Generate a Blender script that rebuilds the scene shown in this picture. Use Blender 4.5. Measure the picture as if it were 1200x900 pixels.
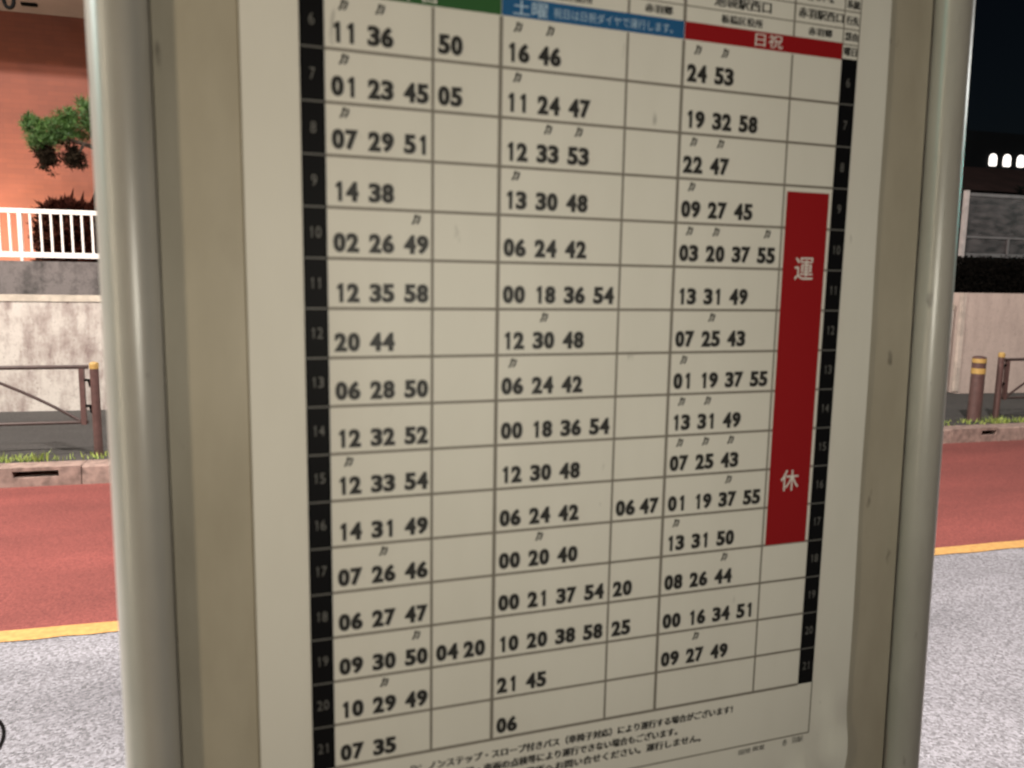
import bpy, bmesh, math, random
from mathutils import Vector, Matrix

random.seed(7)
for o in list(bpy.data.objects):
    bpy.data.objects.remove(o)
scene = bpy.context.scene
COL = scene.collection

# ------------------------------------------------------------------ camera, world, lights
CAM = Vector((-0.12986, -0.41400, 1.65))
right = Vector((0.94750, -0.31935, 0.01681)).normalized()
down = Vector((-0.02622, -0.13006, -0.99116))
fwd = right.cross(down) * 1.0
fwd = Vector((0.31652, 0.93924, -0.13322)).normalized()
down = fwd.cross(right).normalized()
right = down.cross(fwd).normalized()
cd = bpy.data.cameras.new('camera')
cam = bpy.data.objects.new('camera', cd)
COL.objects.link(cam)
M = Matrix((right, -down, -fwd)).transposed().to_4x4()
M.translation = CAM
cam.matrix_world = M
cd.sensor_fit = 'HORIZONTAL'
cd.sensor_width = 36.0
cd.lens = 901.0 / 1200.0 * 36.0
cd.clip_start = 0.02
cd.clip_end = 600
cd.dof.use_dof = True
cd.dof.focus_distance = 1.08
cd.dof.aperture_fstop = 7.6
scene.camera = cam

w = bpy.data.worlds.new('World')
scene.world = w
w.use_nodes = True
nt = w.node_tree
bg = nt.nodes['Background']
sky = nt.nodes.new('ShaderNodeTexSky')
sky.sky_type = 'NISHITA'
sky.sun_disc = False
sky.sun_elevation = math.radians(24)
sky.sun_rotation = math.radians(230)
nt.links.new(sky.outputs[0], bg.inputs[0])
bg.inputs[1].default_value = 0.0008          # night

def light(name, kind, loc, energy, color, size=0.1):
    d = bpy.data.lights.new(name, kind)
    d.energy = energy
    d.color = color
    o = bpy.data.objects.new(name, d)
    COL.objects.link(o)
    o.location = loc
    if kind == 'POINT':
        d.shadow_soft_size = size
    return o

# weak warm moonlight from behind the camera, to the left
s = light('moon_sun', 'SUN', (0, 0, 10), 0.05, (1.0, 0.9, 0.75))
s.data.angle = math.radians(0.5)
s.rotation_euler = (math.radians(66), 0, math.radians(-40))

scene.view_settings.view_transform = 'Standard'
scene.view_settings.look = 'None'
scene.view_settings.exposure = 0
scene.view_settings.gamma = 1
scene.cycles.max_bounces = 8

# street frame: u runs along the road, v across it (the road is turned 3.5 degrees against the board)
SA = math.radians(-3.5)
EU = Vector((math.cos(SA), math.sin(SA), 0))
EV = Vector((-math.sin(SA), math.cos(SA), 0))
def S(u, v, z=0.0):
    p = EU * u + EV * v
    return Vector((p.x, p.y, z))

# lights: one tall street lamp up the road, cyan traffic signals, added unseen fills
light('over_road_light', 'POINT', S(-7.0, 3.8, 7.2), 6000, (1.0, 0.90, 0.82), 0.12)
light('over_road_light', 'POINT', S(2.6, 1.0, 7.6), 4400, (1.0, 0.90, 0.84), 0.12)  # second lamp, unseen, added to brighten the right of the road
light('left_pole_fill', 'POINT', S(-4.6, -0.12, 3.7), 560, (0.94, 1.0, 0.97), 0.15)  # unseen cool light added to whiten the left pole's outer edge
tl = light('board_strip_fill', 'AREA', (-0.64, -0.37, 1.86), 2.15, (1.0, 0.83, 0.58))  # unseen strip added to warm the board and draw the poles' long highlight
tl.data.shape = 'RECTANGLE'
tl.data.size = 0.035
tl.data.size_y = 1.1
tl.rotation_euler = (math.radians(90), 0, math.radians(-62))
light('board_front_fill', 'POINT', (0.03, -0.43, 1.62), 3.45, (1.0, 0.94, 0.79), 0.04)  # unseen fill added in front of the board, close to the camera
light('orange_wall_fill', 'POINT', S(-4.5, 11.3, 1.95), 390, (1.0, 0.78, 0.52), 0.08)  # unseen fill added to brighten the lower orange wall
light('pole_rim_light', 'POINT', S(-12, -2.0, 4.7), 260, (0.10, 1.0, 0.85), 0.16)
light('pole_rim_light', 'POINT', S(26, 6.5, 4.9), 600, (0.10, 1.0, 0.85), 0.3)
light('pole_rim_light', 'POINT', S(24, 4.0, 7.2), 2600, (1.0, 1.0, 0.95), 0.3)  # white, no signal: added for the pale line on the right pole's rim

# ------------------------------------------------------------------ helpers
def link(o):
    COL.objects.link(o)
    return o

def tag(o, label=None, cat=None, group=None, kind=None):
    if label: o['label'] = label
    if cat: o['category'] = cat
    if group: o['group'] = group
    if kind: o['kind'] = kind
    return o

def thing(name, loc, label, cat, group=None):
    o = bpy.data.objects.new(name, None)
    o.empty_display_size = 0.1
    o.location = loc
    link(o)
    return tag(o, label, cat, group)

ROOTS = {}
def root_loc(o):
    p = Vector((0, 0, 0))
    while o is not None:
        p += o.location
        o = o.parent
    return p

def obj(name, bm, mat, parent=None, origin=None, smooth=False, label=None):
    """link a bmesh given in world coordinates as one mesh object"""
    off = root_loc(parent) if parent is not None else Vector(origin or (0, 0, 0))
    if off.length > 0:
        bmesh.ops.translate(bm, verts=bm.verts, vec=-off)
    me = bpy.data.meshes.new(name)
    bm.to_mesh(me)
    bm.free()
    if smooth:
        for p in me.polygons: p.use_smooth = True
    o = bpy.data.objects.new(name, me)
    if parent is not None: o.parent = parent
    else: o.location = off
    if mat: me.materials.append(mat)
    link(o)
    if label: o['label'] = label
    return o

def box_pts(bm, p):
    """p: 8 points, bottom ring 0-3, top ring 4-7"""
    v = [bm.verts.new(q) for q in p]
    for f in ((3, 2, 1, 0), (4, 5, 6, 7), (0, 1, 5, 4), (1, 2, 6, 5), (2, 3, 7, 6), (3, 0, 4, 7)):
        bm.faces.new([v[i] for i in f])

def sbox(bm, u0, u1, v0, v1, z0, z1):
    box_pts(bm, [S(u0, v0, z0), S(u1, v0, z0), S(u1, v1, z0), S(u0, v1, z0),
                 S(u0, v0, z1), S(u1, v0, z1), S(u1, v1, z1), S(u0, v1, z1)])

def wbox(bm, x0, x1, y0, y1, z0, z1):
    box_pts(bm, [(x0, y0, z0), (x1, y0, z0), (x1, y1, z0), (x0, y1, z0),
                 (x0, y0, z1), (x1, y0, z1), (x1, y1, z1), (x0, y1, z1)])

def ssheet(bm, u0, u1, v0, v1, z, nu=1, nv=1):
    g = [[bm.verts.new(S(u0 + (u1 - u0) * i / nu, v0 + (v1 - v0) * j / nv, z)) for i in range(nu + 1)] for j in range(nv + 1)]
    for j in range(nv):
        for i in range(nu):
            bm.faces.new((g[j][i], g[j][i + 1], g[j + 1][i + 1], g[j + 1][i]))

def tube(bm, pts, r, n=12, cap=True):
    pts = [Vector(p) for p in pts]
    rs = r if isinstance(r, (list, tuple)) else [r] * len(pts)
    rings = []
    up = Vector((0.123, 0.31, 0.94)).normalized()
    for i, p in enumerate(pts):
        d = (pts[min(i + 1, len(pts) - 1)] - pts[max(i - 1, 0)]).normalized()
        a = d.cross(up)
        if a.length < 0.2: a = d.cross(Vector((1, 0.2, 0)))
        a.normalize()
        b = d.cross(a)
        rings.append([bm.verts.new(p + (a * math.cos(2 * math.pi * k / n) + b * math.sin(2 * math.pi * k / n)) * rs[i]) for k in range(n)])
    for i in range(len(rings) - 1):
        for k in range(n):
            bm.faces.new((rings[i][k], rings[i][(k + 1) % n], rings[i + 1][(k + 1) % n], rings[i + 1][k]))
    if cap:
        bm.faces.new(list(reversed(rings[0])))
        bm.faces.new(rings[-1])

def lathe(bm, c, prof, n=24):
    """prof: list of (radius, z) from bottom to top, about a vertical axis at c"""
    rings = [[bm.verts.new((c.x + r * math.cos(2 * math.pi * k / n), c.y + r * math.sin(2 * math.pi * k / n), z)) for k in range(n)] for r, z in prof]
    for i in range(len(rings) - 1):
        for k in range(n):
            bm.faces.new((rings[i][k], rings[i][(k + 1) % n], rings[i + 1][(k + 1) % n], rings[i + 1][k]))
    bm.faces.new(list(reversed(rings[0])))
    bm.faces.new(rings[-1])

# ------------------------------------------------------------------ materials
def mat(name, color, rough=0.6, metal=0.0, spec=0.5, var=0.0, scale=6.0, stretch=(1, 1, 1), bump=0.0, bscale=None, emit=None, estr=0, detail=4, contrast=(0.3, 0.7), color2=None):
    m = bpy.data.materials.new(name)
    m.use_nodes = True
    t = m.node_tree
    b = t.nodes['Principled BSDF']
    b.inputs['Base Color'].default_value = (*color, 1)
    b.inputs['Roughness'].default_value = rough
    b.inputs['Metallic'].default_value = metal
    b.inputs['Specular IOR Level'].default_value = spec
    if emit:
        b.inputs['Emission Color'].default_value = (*emit, 1)
        b.inputs['Emission Strength'].default_value = estr
    if var or bump or color2:
        tc = t.nodes.new('ShaderNodeTexCoord')
        mp = t.nodes.new('ShaderNodeMapping')
        mp.inputs['Scale'].default_value = stretch
        t.links.new(tc.outputs['Object'], mp.inputs[0])
        n = t.nodes.new('ShaderNodeTexNoise')
        n.inputs['Scale'].default_value = scale
        n.inputs['Detail'].default_value = detail
        t.links.new(mp.outputs[0], n.inputs['Vector'])
        if var or color2:
            r = t.nodes.new('ShaderNodeValToRGB')
            r.color_ramp.elements[0].position = contrast[0]
            r.color_ramp.elements[1].position = contrast[1]
            c2 = color2 or tuple(c * (1 + var) for c in color)
            c1 = color if color2 else tuple(c * (1 - var) for c in color)
            r.color_ramp.elements[0].color = (*c1, 1)
            r.color_ramp.elements[1].color = (*c2, 1)
            t.links.new(n.outputs['Fac'], r.inputs[0])
            t.links.new(r.outputs[0], b.inputs['Base Color'])
        if bump:
            n2 = n
            if bscale:
                n2 = t.nodes.new('ShaderNodeTexNoise')
                n2.inputs['Scale'].default_value = bscale
                n2.inputs['Detail'].default_value = 5
                t.links.new(mp.outputs[0], n2.inputs['Vector'])
            bp = t.nodes.new('ShaderNodeBump')
            bp.inputs['Strength'].default_value = bump
            bp.inputs['Distance'].default_value = 0.01
            t.links.new(n2.outputs['Fac'], bp.inputs['Height'])
            t.links.new(bp.outputs[0], b.inputs['Normal'])
    return m

def nodes_of(m):
    t = m.node_tree
    return t, t.nodes, t.links, t.nodes['Principled BSDF']

def asphalt(name, dark, light_, big, scale=95.0, rough=0.85):
    """coarse aggregate: small light stones in a darker binder, large soft worn patches"""
    m = bpy.data.materials.new(name)
    m.use_nodes = True
    t, N, L, b = nodes_of(m)
    tc = N.new('ShaderNodeTexCoord')
    vo = N.new('ShaderNodeTexVoronoi'); vo.inputs['Scale'].default_value = scale
    L.new(tc.outputs['Object'], vo.inputs['Vector'])
    no = N.new('ShaderNodeTexNoise'); no.inputs['Scale'].default_value = scale * 0.8; no.inputs['Detail'].default_value = 5; no.inputs['Roughness'].default_value = 0.7
    L.new(tc.outputs['Object'], no.inputs['Vector'])
    sep = N.new('ShaderNodeSeparateColor'); L.new(vo.outputs['Color'], sep.inputs[0])
    mx = N.new('ShaderNodeMath'); mx.operation = 'MULTIPLY_ADD'; mx.inputs[1].default_value = 0.45
    L.new(sep.outputs[0], mx.inputs[0])
    sc = N.new('ShaderNodeMath'); sc.operation = 'MULTIPLY'; sc.inputs[1].default_value = 0.75
    L.new(no.outputs['Fac'], sc.inputs[0]); L.new(sc.outputs[0], mx.inputs[2])
    r = N.new('ShaderNodeValToRGB')
    r.color_ramp.elements[0].position = 0.30; r.color_ramp.elements[0].color = (*dark, 1)
    r.color_ramp.elements[1].position = 0.86; r.color_ramp.elements[1].color = (*light_, 1)
    L.new(mx.outputs[0], r.inputs[0])
    nb = N.new('ShaderNodeTexNoise'); nb.inputs['Scale'].default_value = 1.3; nb.inputs['Detail'].default_value = 4
    mpb = N.new('ShaderNodeMapping'); mpb.inputs['Scale'].default_value = (0.45, 1.6, 1)
    L.new(tc.outputs['Object'], mpb.inputs[0]); L.new(mpb.outputs[0], nb.inputs['Vector'])
    rb = N.new('ShaderNodeMapRange'); rb.inputs[1].default_value = 0.3; rb.inputs[2].default_value = 0.7
    rb.inputs[3].default_value = 1 - big; rb.inputs[4].default_value = 1 + big
    L.new(nb.outputs['Fac'], rb.inputs[0])
    mm = N.new('ShaderNodeMix'); mm.data_type = 'RGBA'; mm.blend_type = 'MULTIPLY'; mm.inputs['Factor'].default_value = 1
    L.new(r.outputs[0], mm.inputs[6]); L.new(rb.outputs[0], mm.inputs[7])
    L.new(mm.outputs[2], b.inputs['Base Color'])
    b.inputs['Roughness'].default_value = rough
    bp = N.new('ShaderNodeBump'); bp.inputs['Strength'].default_value = 0.6; bp.inputs['Distance'].default_value = 0.004
    L.new(mx.outputs[0], bp.inputs['Height']); L.new(bp.outputs[0], b.inputs['Normal'])
    return m

def stained_concrete(name, base, dark, streak=0.6, zlow=None):
    """cast concrete with run-down streaks, blotches and small pits"""
    m = bpy.data.materials.new(name)
    m.use_nodes = True
    t, N, L, b = nodes_of(m)
    tc = N.new('ShaderNodeTexCoord')
    def noise(scale, st, det=5, ro=0.6):
        mp = N.new('ShaderNodeMapping'); mp.inputs['Scale'].default_value = st
        L.new(tc.outputs['Object'], mp.inputs[0])
        n = N.new('ShaderNodeTexNoise'); n.inputs['Scale'].default_value = scale; n.inputs['Detail'].default_value = det; n.inputs['Roughness'].default_value = ro
        L.new(mp.outputs[0], n.inputs['Vector'])
        return n
    a = noise(3.0, (2.2, 2.2, 0.6))
    c = noise(7.0, (1, 1, 1), 8, 0.7)
    ad = N.new('ShaderNodeMath'); ad.operation = 'MULTIPLY_ADD'; ad.inputs[1].default_value = streak
    L.new(a.outputs['Fac'], ad.inputs[0])
    s2 = N.new('ShaderNodeMath'); s2.operation = 'MULTIPLY'; s2.inputs[1].default_value = 1 - streak
    L.new(c.outputs['Fac'], s2.inputs[0]); L.new(s2.outputs[0], ad.inputs[2])
    r = N.new('ShaderNodeValToRGB')
    r.color_ramp.elements[0].position = 0.36; r.color_ramp.elements[0].color = (*dark, 1)
    r.color_ramp.elements[1].position = 0.56; r.color_ramp.elements[1].color = (*base, 1)
    L.new(ad.outputs[0], r.inputs[0])
    f = noise(55.0, (1, 1, 1), 3)
    rf = N.new('ShaderNodeMapRange'); rf.inputs[1].default_value = 0.3; rf.inputs[2].default_value = 0.42; rf.inputs[3].default_value = 0.62; rf.inputs[4].default_value = 1.0
    L.new(f.outputs['Fac'], rf.inputs[0])
    mm = N.new('ShaderNodeMix'); mm.data_type = 'RGBA'; mm.blend_type = 'MULTIPLY'; mm.inputs['Factor'].default_value = 1
    L.new(r.outputs[0], mm.inputs[6]); L.new(rf.outputs[0], mm.inputs[7])
    L.new(mm.outputs[2], b.inputs['Base Color'])
    b.inputs['Roughness'].default_value = 0.9
    bp = N.new('ShaderNodeBump'); bp.inputs['Strength'].default_value = 0.5; bp.inputs['Distance'].default_value = 0.012
    L.new(c.outputs['Fac'], bp.inputs['Height']); L.new(bp.outputs[0], b.inputs['Normal'])
    return m

def tile_wall(name):
    m = bpy.data.materials.new(name)
    m.use_nodes = True
    t, N, L, b = nodes_of(m)
    tc = N.new('ShaderNodeTexCoord')
    mp = N.new('ShaderNodeMapping'); mp.inputs['Rotation'].default_value = (math.radians(90), 0, 0)
    L.new(tc.outputs['Object'], mp.inputs[0])
    br = N.new('ShaderNodeTexBrick')
    br.inputs['Color1'].default_value = (0.140, 0.036, 0.019, 1)
    br.inputs['Color2'].default_value = (0.122, 0.031, 0.017, 1)
    br.inputs['Mortar'].default_value = (0.112, 0.030, 0.017, 1)
    br.inputs['Scale'].default_value = 1.0
    br.inputs['Mortar Size'].default_value = 0.004
    br.inputs['Brick Width'].default_value = 0.235
    br.inputs['Row Height'].default_value = 0.07
    L.new(mp.outputs[0], br.inputs['Vector'])
    n = N.new('ShaderNodeTexNoise'); n.inputs['Scale'].default_value = 2.0; n.inputs['Detail'].default_value = 6
    L.new(tc.outputs['Object'], n.inputs['Vector'])
    mr = N.new('ShaderNodeMapRange'); mr.inputs[1].default_value = 0.3; mr.inputs[2].default_value = 0.7; mr.inputs[3].default_value = 0.85; mr.inputs[4].default_value = 1.12
    L.new(n.outputs['Fac'], mr.inputs[0])
    mm = N.new('ShaderNodeMix'); mm.data_type = 'RGBA'; mm.blend_type = 'MULTIPLY'; mm.inputs['Factor'].default_value = 1
    L.new(br.outputs['Color'], mm.inputs[6]); L.new(mr.outputs[0], mm.inputs[7])
    L.new(mm.outputs[2], b.inputs['Base Color'])
    b.inputs['Roughness'].default_value = 0.75
    return m

M_ASPHALT = asphalt('grey_asphalt', (0.085, 0.083, 0.089), (0.283, 0.280, 0.308), 0.27, 100.0)
M_RED = asphalt('red_asphalt', (0.130, 0.028, 0.025), (0.255, 0.066, 0.054), 0.17, 120)
M_WALK = asphalt('sidewalk_asphalt', (0.022, 0.021, 0.020), (0.068, 0.063, 0.059), 0.2, 110)
M_YELLOW = mat('yellow_paint', (0.50, 0.285, 0.095), 0.6, var=0.18, scale=30, bump=0.2)
t, N, L, b = nodes_of(M_YELLOW)
tc = N.new('ShaderNodeTexCoord')
wn = N.new('ShaderNodeTexNoise'); wn.inputs['Scale'].default_value = 38; wn.inputs['Detail'].default_value = 7; wn.inputs['Roughness'].default_value = 0.75
L.new(tc.outputs['Object'], wn.inputs['Vector'])
wr = N.new('ShaderNodeMapRange'); wr.inputs[1].default_value = 0.62; wr.inputs[2].default_value = 0.68
L.new(wn.outputs['Fac'], wr.inputs[0])
wm = N.new('ShaderNodeMix'); wm.data_type = 'RGBA'
src = b.inputs['Base Color'].links[0].from_socket
L.new(wr.outputs[0], wm.inputs['Factor']); L.new(src, wm.inputs[6]); wm.inputs[7].default_value = (0.14, 0.12, 0.11, 1)
L.new(wm.outputs[2], b.inputs['Base Color'])
M_KERB = mat('kerb_stone', (0.27, 0.190, 0.160), 0.9, var=0.35, scale=16, bump=0.4, detail=8)
M_GROUND = mat('far_ground', (0.03, 0.03, 0.03), 0.9, var=0.3, scale=2)
M_SOIL = mat('terrace_soil', (0.035, 0.034, 0.022), 0.95, var=0.4, scale=9, bump=0.8)
M_CONC = stained_concrete('pale_concrete', (0.51, 0.465, 0.42), (0.21, 0.155, 0.14), 0.6)
M_CONC2 = stained_concrete('pinkish_concrete', (0.54, 0.43, 0.375), (0.45, 0.355, 0.31), 0.65)
M_CONC3 = stained_concrete('grimy_concrete', (0.15, 0.13, 0.125), (0.035, 0.032, 0.03), 0.5)
M_TILE = tile_wall('orange_tile')
M_SOFFIT = mat('soffit_paint', (0.16, 0.125, 0.12), 0.8, var=0.1, scale=3)
M_WHITE = mat('white_paint', (0.80, 0.74, 0.70), 0.45, var=0.06, scale=12)
M_RAILB = mat('dark_brown_paint', (0.045, 0.026, 0.022), 0.5, var=0.2, scale=25)
M_BROWN = mat('brown_paint', (0.095, 0.052, 0.046), 0.45, var=0.2, scale=25)
M_BAND = mat('yellow_band', (0.42, 0.27, 0.08), 0.5, var=0.1, scale=30)
M_BLACK = mat('black_metal', (0.004, 0.004, 0.004), 0.7, spec=0.05)
M_IRON = mat('cast_iron', (0.03, 0.028, 0.028), 0.6, metal=0.4, var=0.3, scale=40)
M_PINE = mat('pine_needles', (0.018, 0.055, 0.009), 0.6, color2=(0.060, 0.135, 0.022), scale=9)
M_DARKNEEDLE = mat('dark_needles', (0.014, 0.010, 0.006), 0.9, spec=0.05, var=0.4, scale=20)  # darker brown needles of the hanging clumps
M_BARK = mat('bark', (0.05, 0.035, 0.025), 0.9, var=0.4, scale=30, bump=0.6)
M_SHADOW_SHRUB = mat('shadow_red_leaves', (0.026, 0.007, 0.0045), 0.9, spec=0.05, var=0.4, scale=8)  # the wall shadow's dark red is put into the leaf colour
M_GRASS = mat('weed_blades', (0.09, 0.16, 0.025), 0.6, color2=(0.40, 0.45, 0.10), scale=14)
M_HEDGE = mat('unlit_hedge_leaves', (0.005, 0.0042, 0.0034), 0.9, spec=0.05, var=0.5, scale=12)  # leaf colour near black so that the band looks unlit
M_DARKB = mat('dark_facade', (0.010, 0.010, 0.013), 0.8, var=0.2, scale=0.5)
M_ROOF = mat('dark_brown_roof', (0.10, 0.045, 0.04), 0.9, var=0.25, scale=1)
M_WIN = mat('lit_window', (0.8, 0.8, 0.75), 0.5, emit=(1.0, 0.93, 0.86), estr=2.2)
M_DARKTREE = mat('dark_leaves', (0.010, 0.013, 0.008), 0.8, var=0.4, scale=3)

def grubby(name, col, dirt, rough, spec, coat=0.0):
    m = bpy.data.materials.new(name)
    m.use_nodes = True
    t, N, L, b = nodes_of(m)
    tc = N.new('ShaderNodeTexCoord')
    mp = N.new('ShaderNodeMapping'); mp.inputs['Scale'].default_value = (1, 1, 0.35)
    L.new(tc.outputs['Object'], mp.inputs[0])
    n = N.new('ShaderNodeTexNoise'); n.inputs['Scale'].default_value = 14; n.inputs['Detail'].default_value = 7; n.inputs['Roughness'].default_value = 0.6
    L.new(mp.outputs[0], n.inputs['Vector'])
    r = N.new('ShaderNodeValToRGB')
    r.color_ramp.elements[0].position = 0.30; r.color_ramp.elements[0].color = (*dirt, 1)
    r.color_ramp.elements[1].position = 0.62; r.color_ramp.elements[1].color = (*col, 1)
    L.new(n.outputs['Fac'], r.inputs[0])
    # small scuffs
    n2 = N.new('ShaderNodeTexNoise'); n2.inputs['Scale'].default_value = 75; n2.inputs['Detail'].default_value = 3
    mp2 = N.new('ShaderNodeMapping'); mp2.inputs['Scale'].default_value = (1, 1, 0.4)
    L.new(tc.outputs['Object'], mp2.inputs[0]); L.new(mp2.outputs[0], n2.inputs['Vector'])
    mr = N.new('ShaderNodeMapRange'); mr.inputs[1].default_value = 0.22; mr.inputs[2].default_value = 0.30; mr.inputs[3].default_value = 0.45; mr.inputs[4].default_value = 1.0
    L.new(n2.outputs['Fac'], mr.inputs[0])
    mm = N.new('ShaderNodeMix'); mm.data_type = 'RGBA'; mm.blend_type = 'MULTIPLY'; mm.inputs['Factor'].default_value = 1
    L.new(r.outputs[0], mm.inputs[6]); L.new(mr.outputs[0], mm.inputs[7])
    L.new(mm.outputs[2], b.inputs['Base Color'])
    b.inputs['Roughness'].default_value = rough
    b.inputs['Specular IOR Level'].default_value = spec
    b.inputs['Coat Weight'].default_value = coat
    b.inputs['Coat Roughness'].default_value = 0.25
    bp = N.new('ShaderNodeBump'); bp.inputs['Strength'].default_value = 0.12; bp.inputs['Distance'].default_value = 0.002
    L.new(n.outputs['Fac'], bp.inputs['Height']); L.new(bp.outputs[0], b.inputs['Normal'])
    return m

M_POLE = grubby('pole_paint', (0.39, 0.368, 0.335), (0.29, 0.272, 0.245), 0.33, 0.8, 0.0)
M_PANEL = grubby('panel_paint', (0.43, 0.392, 0.315), (0.33, 0.295, 0.23), 0.42, 0.5)
M_PAPER = grubby('laminated_paper', (0.70, 0.68, 0.625), (0.65, 0.63, 0.575), 0.5, 0.35)
M_INK = mat('black_ink', (0.018, 0.017, 0.016), 0.55)
M_STRIP = mat('black_block_ink', (0.004, 0.004, 0.005), 0.55, spec=0.12)
M_LINE = mat('grey_line_ink', (0.20, 0.18, 0.155), 0.6)
M_MARK = mat('grey_mark_ink', (0.04, 0.037, 0.033), 0.6)
M_GREENI = mat('green_ink', (0.020, 0.095, 0.022), 0.5)
M_BLUEI = mat('blue_ink', (0.016, 0.10, 0.25), 0.6, spec=0.25)
M_REDI = mat('red_ink', (0.28, 0.006, 0.009), 0.6, spec=0.25)
M_WHITEI = mat('white_print', (0.68, 0.66, 0.62), 0.55)
M_PALEI = mat('pale_blue_print', (0.42, 0.56, 0.70), 0.55)
M_HOURI = mat('grey_white_print', (0.13, 0.127, 0.12), 0.55)

# translucent barrier panel
M_PLASTIC = bpy.data.materials.new('translucent_panel')
M_PLASTIC.use_nodes = True
t, N, L, b = nodes_of(M_PLASTIC)
b.inputs['Base Color'].default_value = (0.10, 0.09, 0.09, 1)
b.inputs['Roughness'].default_value = 0.35
tc = N.new('ShaderNodeTexCoord')
pn = N.new('ShaderNodeTexNoise'); pn.inputs['Scale'].default_value = 4.5; pn.inputs['Detail'].default_value = 5
mpp = N.new('ShaderNodeMapping'); mpp.inputs['Scale'].default_value = (1, 1, 2.5)
L.new(tc.outputs['Object'], mpp.inputs[0]); L.new(mpp.outputs[0], pn.inputs['Vector'])
pr_ = N.new('ShaderNodeValToRGB')
pr_.color_ramp.elements[0].position = 0.35; pr_.color_ramp.elements[0].color = (0.035, 0.032, 0.032, 1)
pr_.color_ramp.elements[1].position = 0.65; pr_.color_ramp.elements[1].color = (0.13, 0.115, 0.115, 1)
L.new(pn.outputs['Fac'], pr_.inputs[0]); L.new(pr_.outputs[0], b.inputs['Base Color'])
tr = N.new('ShaderNodeBsdfTransparent')
ms = N.new('ShaderNodeMixShader'); ms.inputs[0].default_value = 0.6
L.new(tr.outputs[0], ms.inputs[1]); L.new(b.outputs[0], ms.inputs[2])
L.new(ms.outputs[0], N['Material Output'].inputs['Surface'])

# ------------------------------------------------------------------ setting: ground, road, pavement
bm = bmesh.new(); ssheet(bm, -200, 300, -60, 300, -0.03)
obj('ground', bm, M_GROUND)['kind'] = 'structure'
bm = bmesh.new(); ssheet(bm, -60, 120, 0.72, 3.335, 0.0)
obj('road', bm, M_ASPHALT)['kind'] = 'structure'
bm = bmesh.new(); ssheet(bm, -60, 120, 3.425, 6.17, 0.0)
obj('red_lane', bm, M_RED)['kind'] = 'structure'
bm = bmesh.new(); ssheet(bm, -60, 120, 3.322, 3.44, 0.004, 1800, 1)
for v_ in bm.verts:
    q = v_.co.dot(EV)
    v_.co += EV * (random.uniform(-0.006, 0.006) if q < 3.38 else random.uniform(-0.004, 0.004))
obj('yellow_line', bm, M_YELLOW)['kind'] = 'structure'
bm = bmesh.new(); sbox(bm, -60, 120, -4.0, 0.55, -0.02, 0.15)
obj('near_pavement', bm, M_WALK)['kind'] = 'structure'
bm = bmesh.new(); sbox(bm, -60, 120, 0.553, 0.72, -0.02, 0.152)
obj('near_kerb', bm, M_KERB)['kind'] = 'structure'
bm = bmesh.new(); sbox(bm, -60, 120, 6.363, 10.0, -0.02, 0.145)
obj('far_pavement', bm, M_WALK)['kind'] = 'structure'

# far kerb: stones of 0.6 m with a drain slot in two of them
def kerb_block(bm, u0, u1):
    g = 0.006
    c = 0.015
    a, e = u0 + g / 2, u1 - g / 2
    # chamfered profile (v, z)
    pr = [(6.16, -0.02), (6.162 + 0.012, 0.15 - c), (6.174 + c, 0.15), (6.36, 0.15), (6.36, -0.02)]
    r0 = [bm.verts.new(S(a, v, z)) for v, z in pr]
    r1 = [bm.verts.new(S(e, v, z)) for v, z in pr]
    n = len(pr)
    for i in range(n):
        bm.faces.new((r0[i], r1[i], r1[(i + 1) % n], r0[(i + 1) % n]))
    bm.faces.new(list(reversed(r0))); bm.faces.new(r1)

def kerb_drain(bm, u0, u1, s0, s1):
    g = 0.003
    sbox(bm, u0 + g, s0, 6.164, 6.36, -0.02, 0.15)
    sbox(bm, s1, u1 - g, 6.164, 6.36, -0.02, 0.15)
    sbox(bm, s0, s1, 6.164, 6.36, -0.02, 0.072)
    sbox(bm, s0, s1, 6.166, 6.36, 0.122, 0.15)
    sbox(bm, s0, s1, 6.33, 6.358, 0.072, 0.122)

bm = bmesh.new()
u = -1.83 - 0.6 * 30
while u < 40:
    if abs(u - (-2.43)) < 0.05: kerb_drain(bm, u, u + 0.6, -2.31, -1.99)
    elif abs(u - 6.57) < 0.05: kerb_drain(bm, u, u + 0.6, 6.96, 7.16)
    else: kerb_block(bm, u, u + 0.6)
    u += 0.6
obj('far_kerb', bm, M_KERB)['kind'] = 'structure'

# terrace above the left retaining wall
bm = bmesh.new(); sbox(bm, -30, 8.85, 9.05, 9.62, 1.0, 1.37)
obj('terrace', bm, M_SOIL)['kind'] = 'structure'
bm = bmesh.new(); sbox(bm, -30, 8.85, 9.78, 13.4, 1.0, 1.745)
obj('upper_ground', bm, M_SOIL)['kind'] = 'structure'
bm = bmesh.new(); sbox(bm, 9.0, 60, 8.75, 30, 1.0, 1.50)
obj('hill_ground', bm, M_SOIL)['kind'] = 'structure'

# manhole cover near the left edge of the picture
mh = S(-1.485, 2.44, 0)
root = thing('manhole_cover', mh, 'round iron manhole cover flush in the grey asphalt', 'manhole cover')
bm = bmesh.new(); lathe(bm, mh, [(0.313, -0.03), (0.313, 0.003)], 64)
obj('lid', bm, mat('lid_asphalt', (0.17, 0.165, 0.175), 0.8, var=0.6, scale=90), root)
bm = bmesh.new()
n = 72
rg = [[bm.verts.new((mh.x + r * math.cos(2 * math.pi * k / n), mh.y + r * math.sin(2 * math.pi * k / n), z)) for k in range(n)] for r, z in ((0.316, 0.0), (0.316, 0.005), (0.325, 0.005), (0.325, 0.0))]
for i in range(3):
    for k in range(n):
        bm.faces.new((rg[i][k], rg[i][(k + 1) % n], rg[i + 1][(k + 1) % n], rg[i + 1][k]))
obj('rim', bm, M_BLACK, root)

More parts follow.
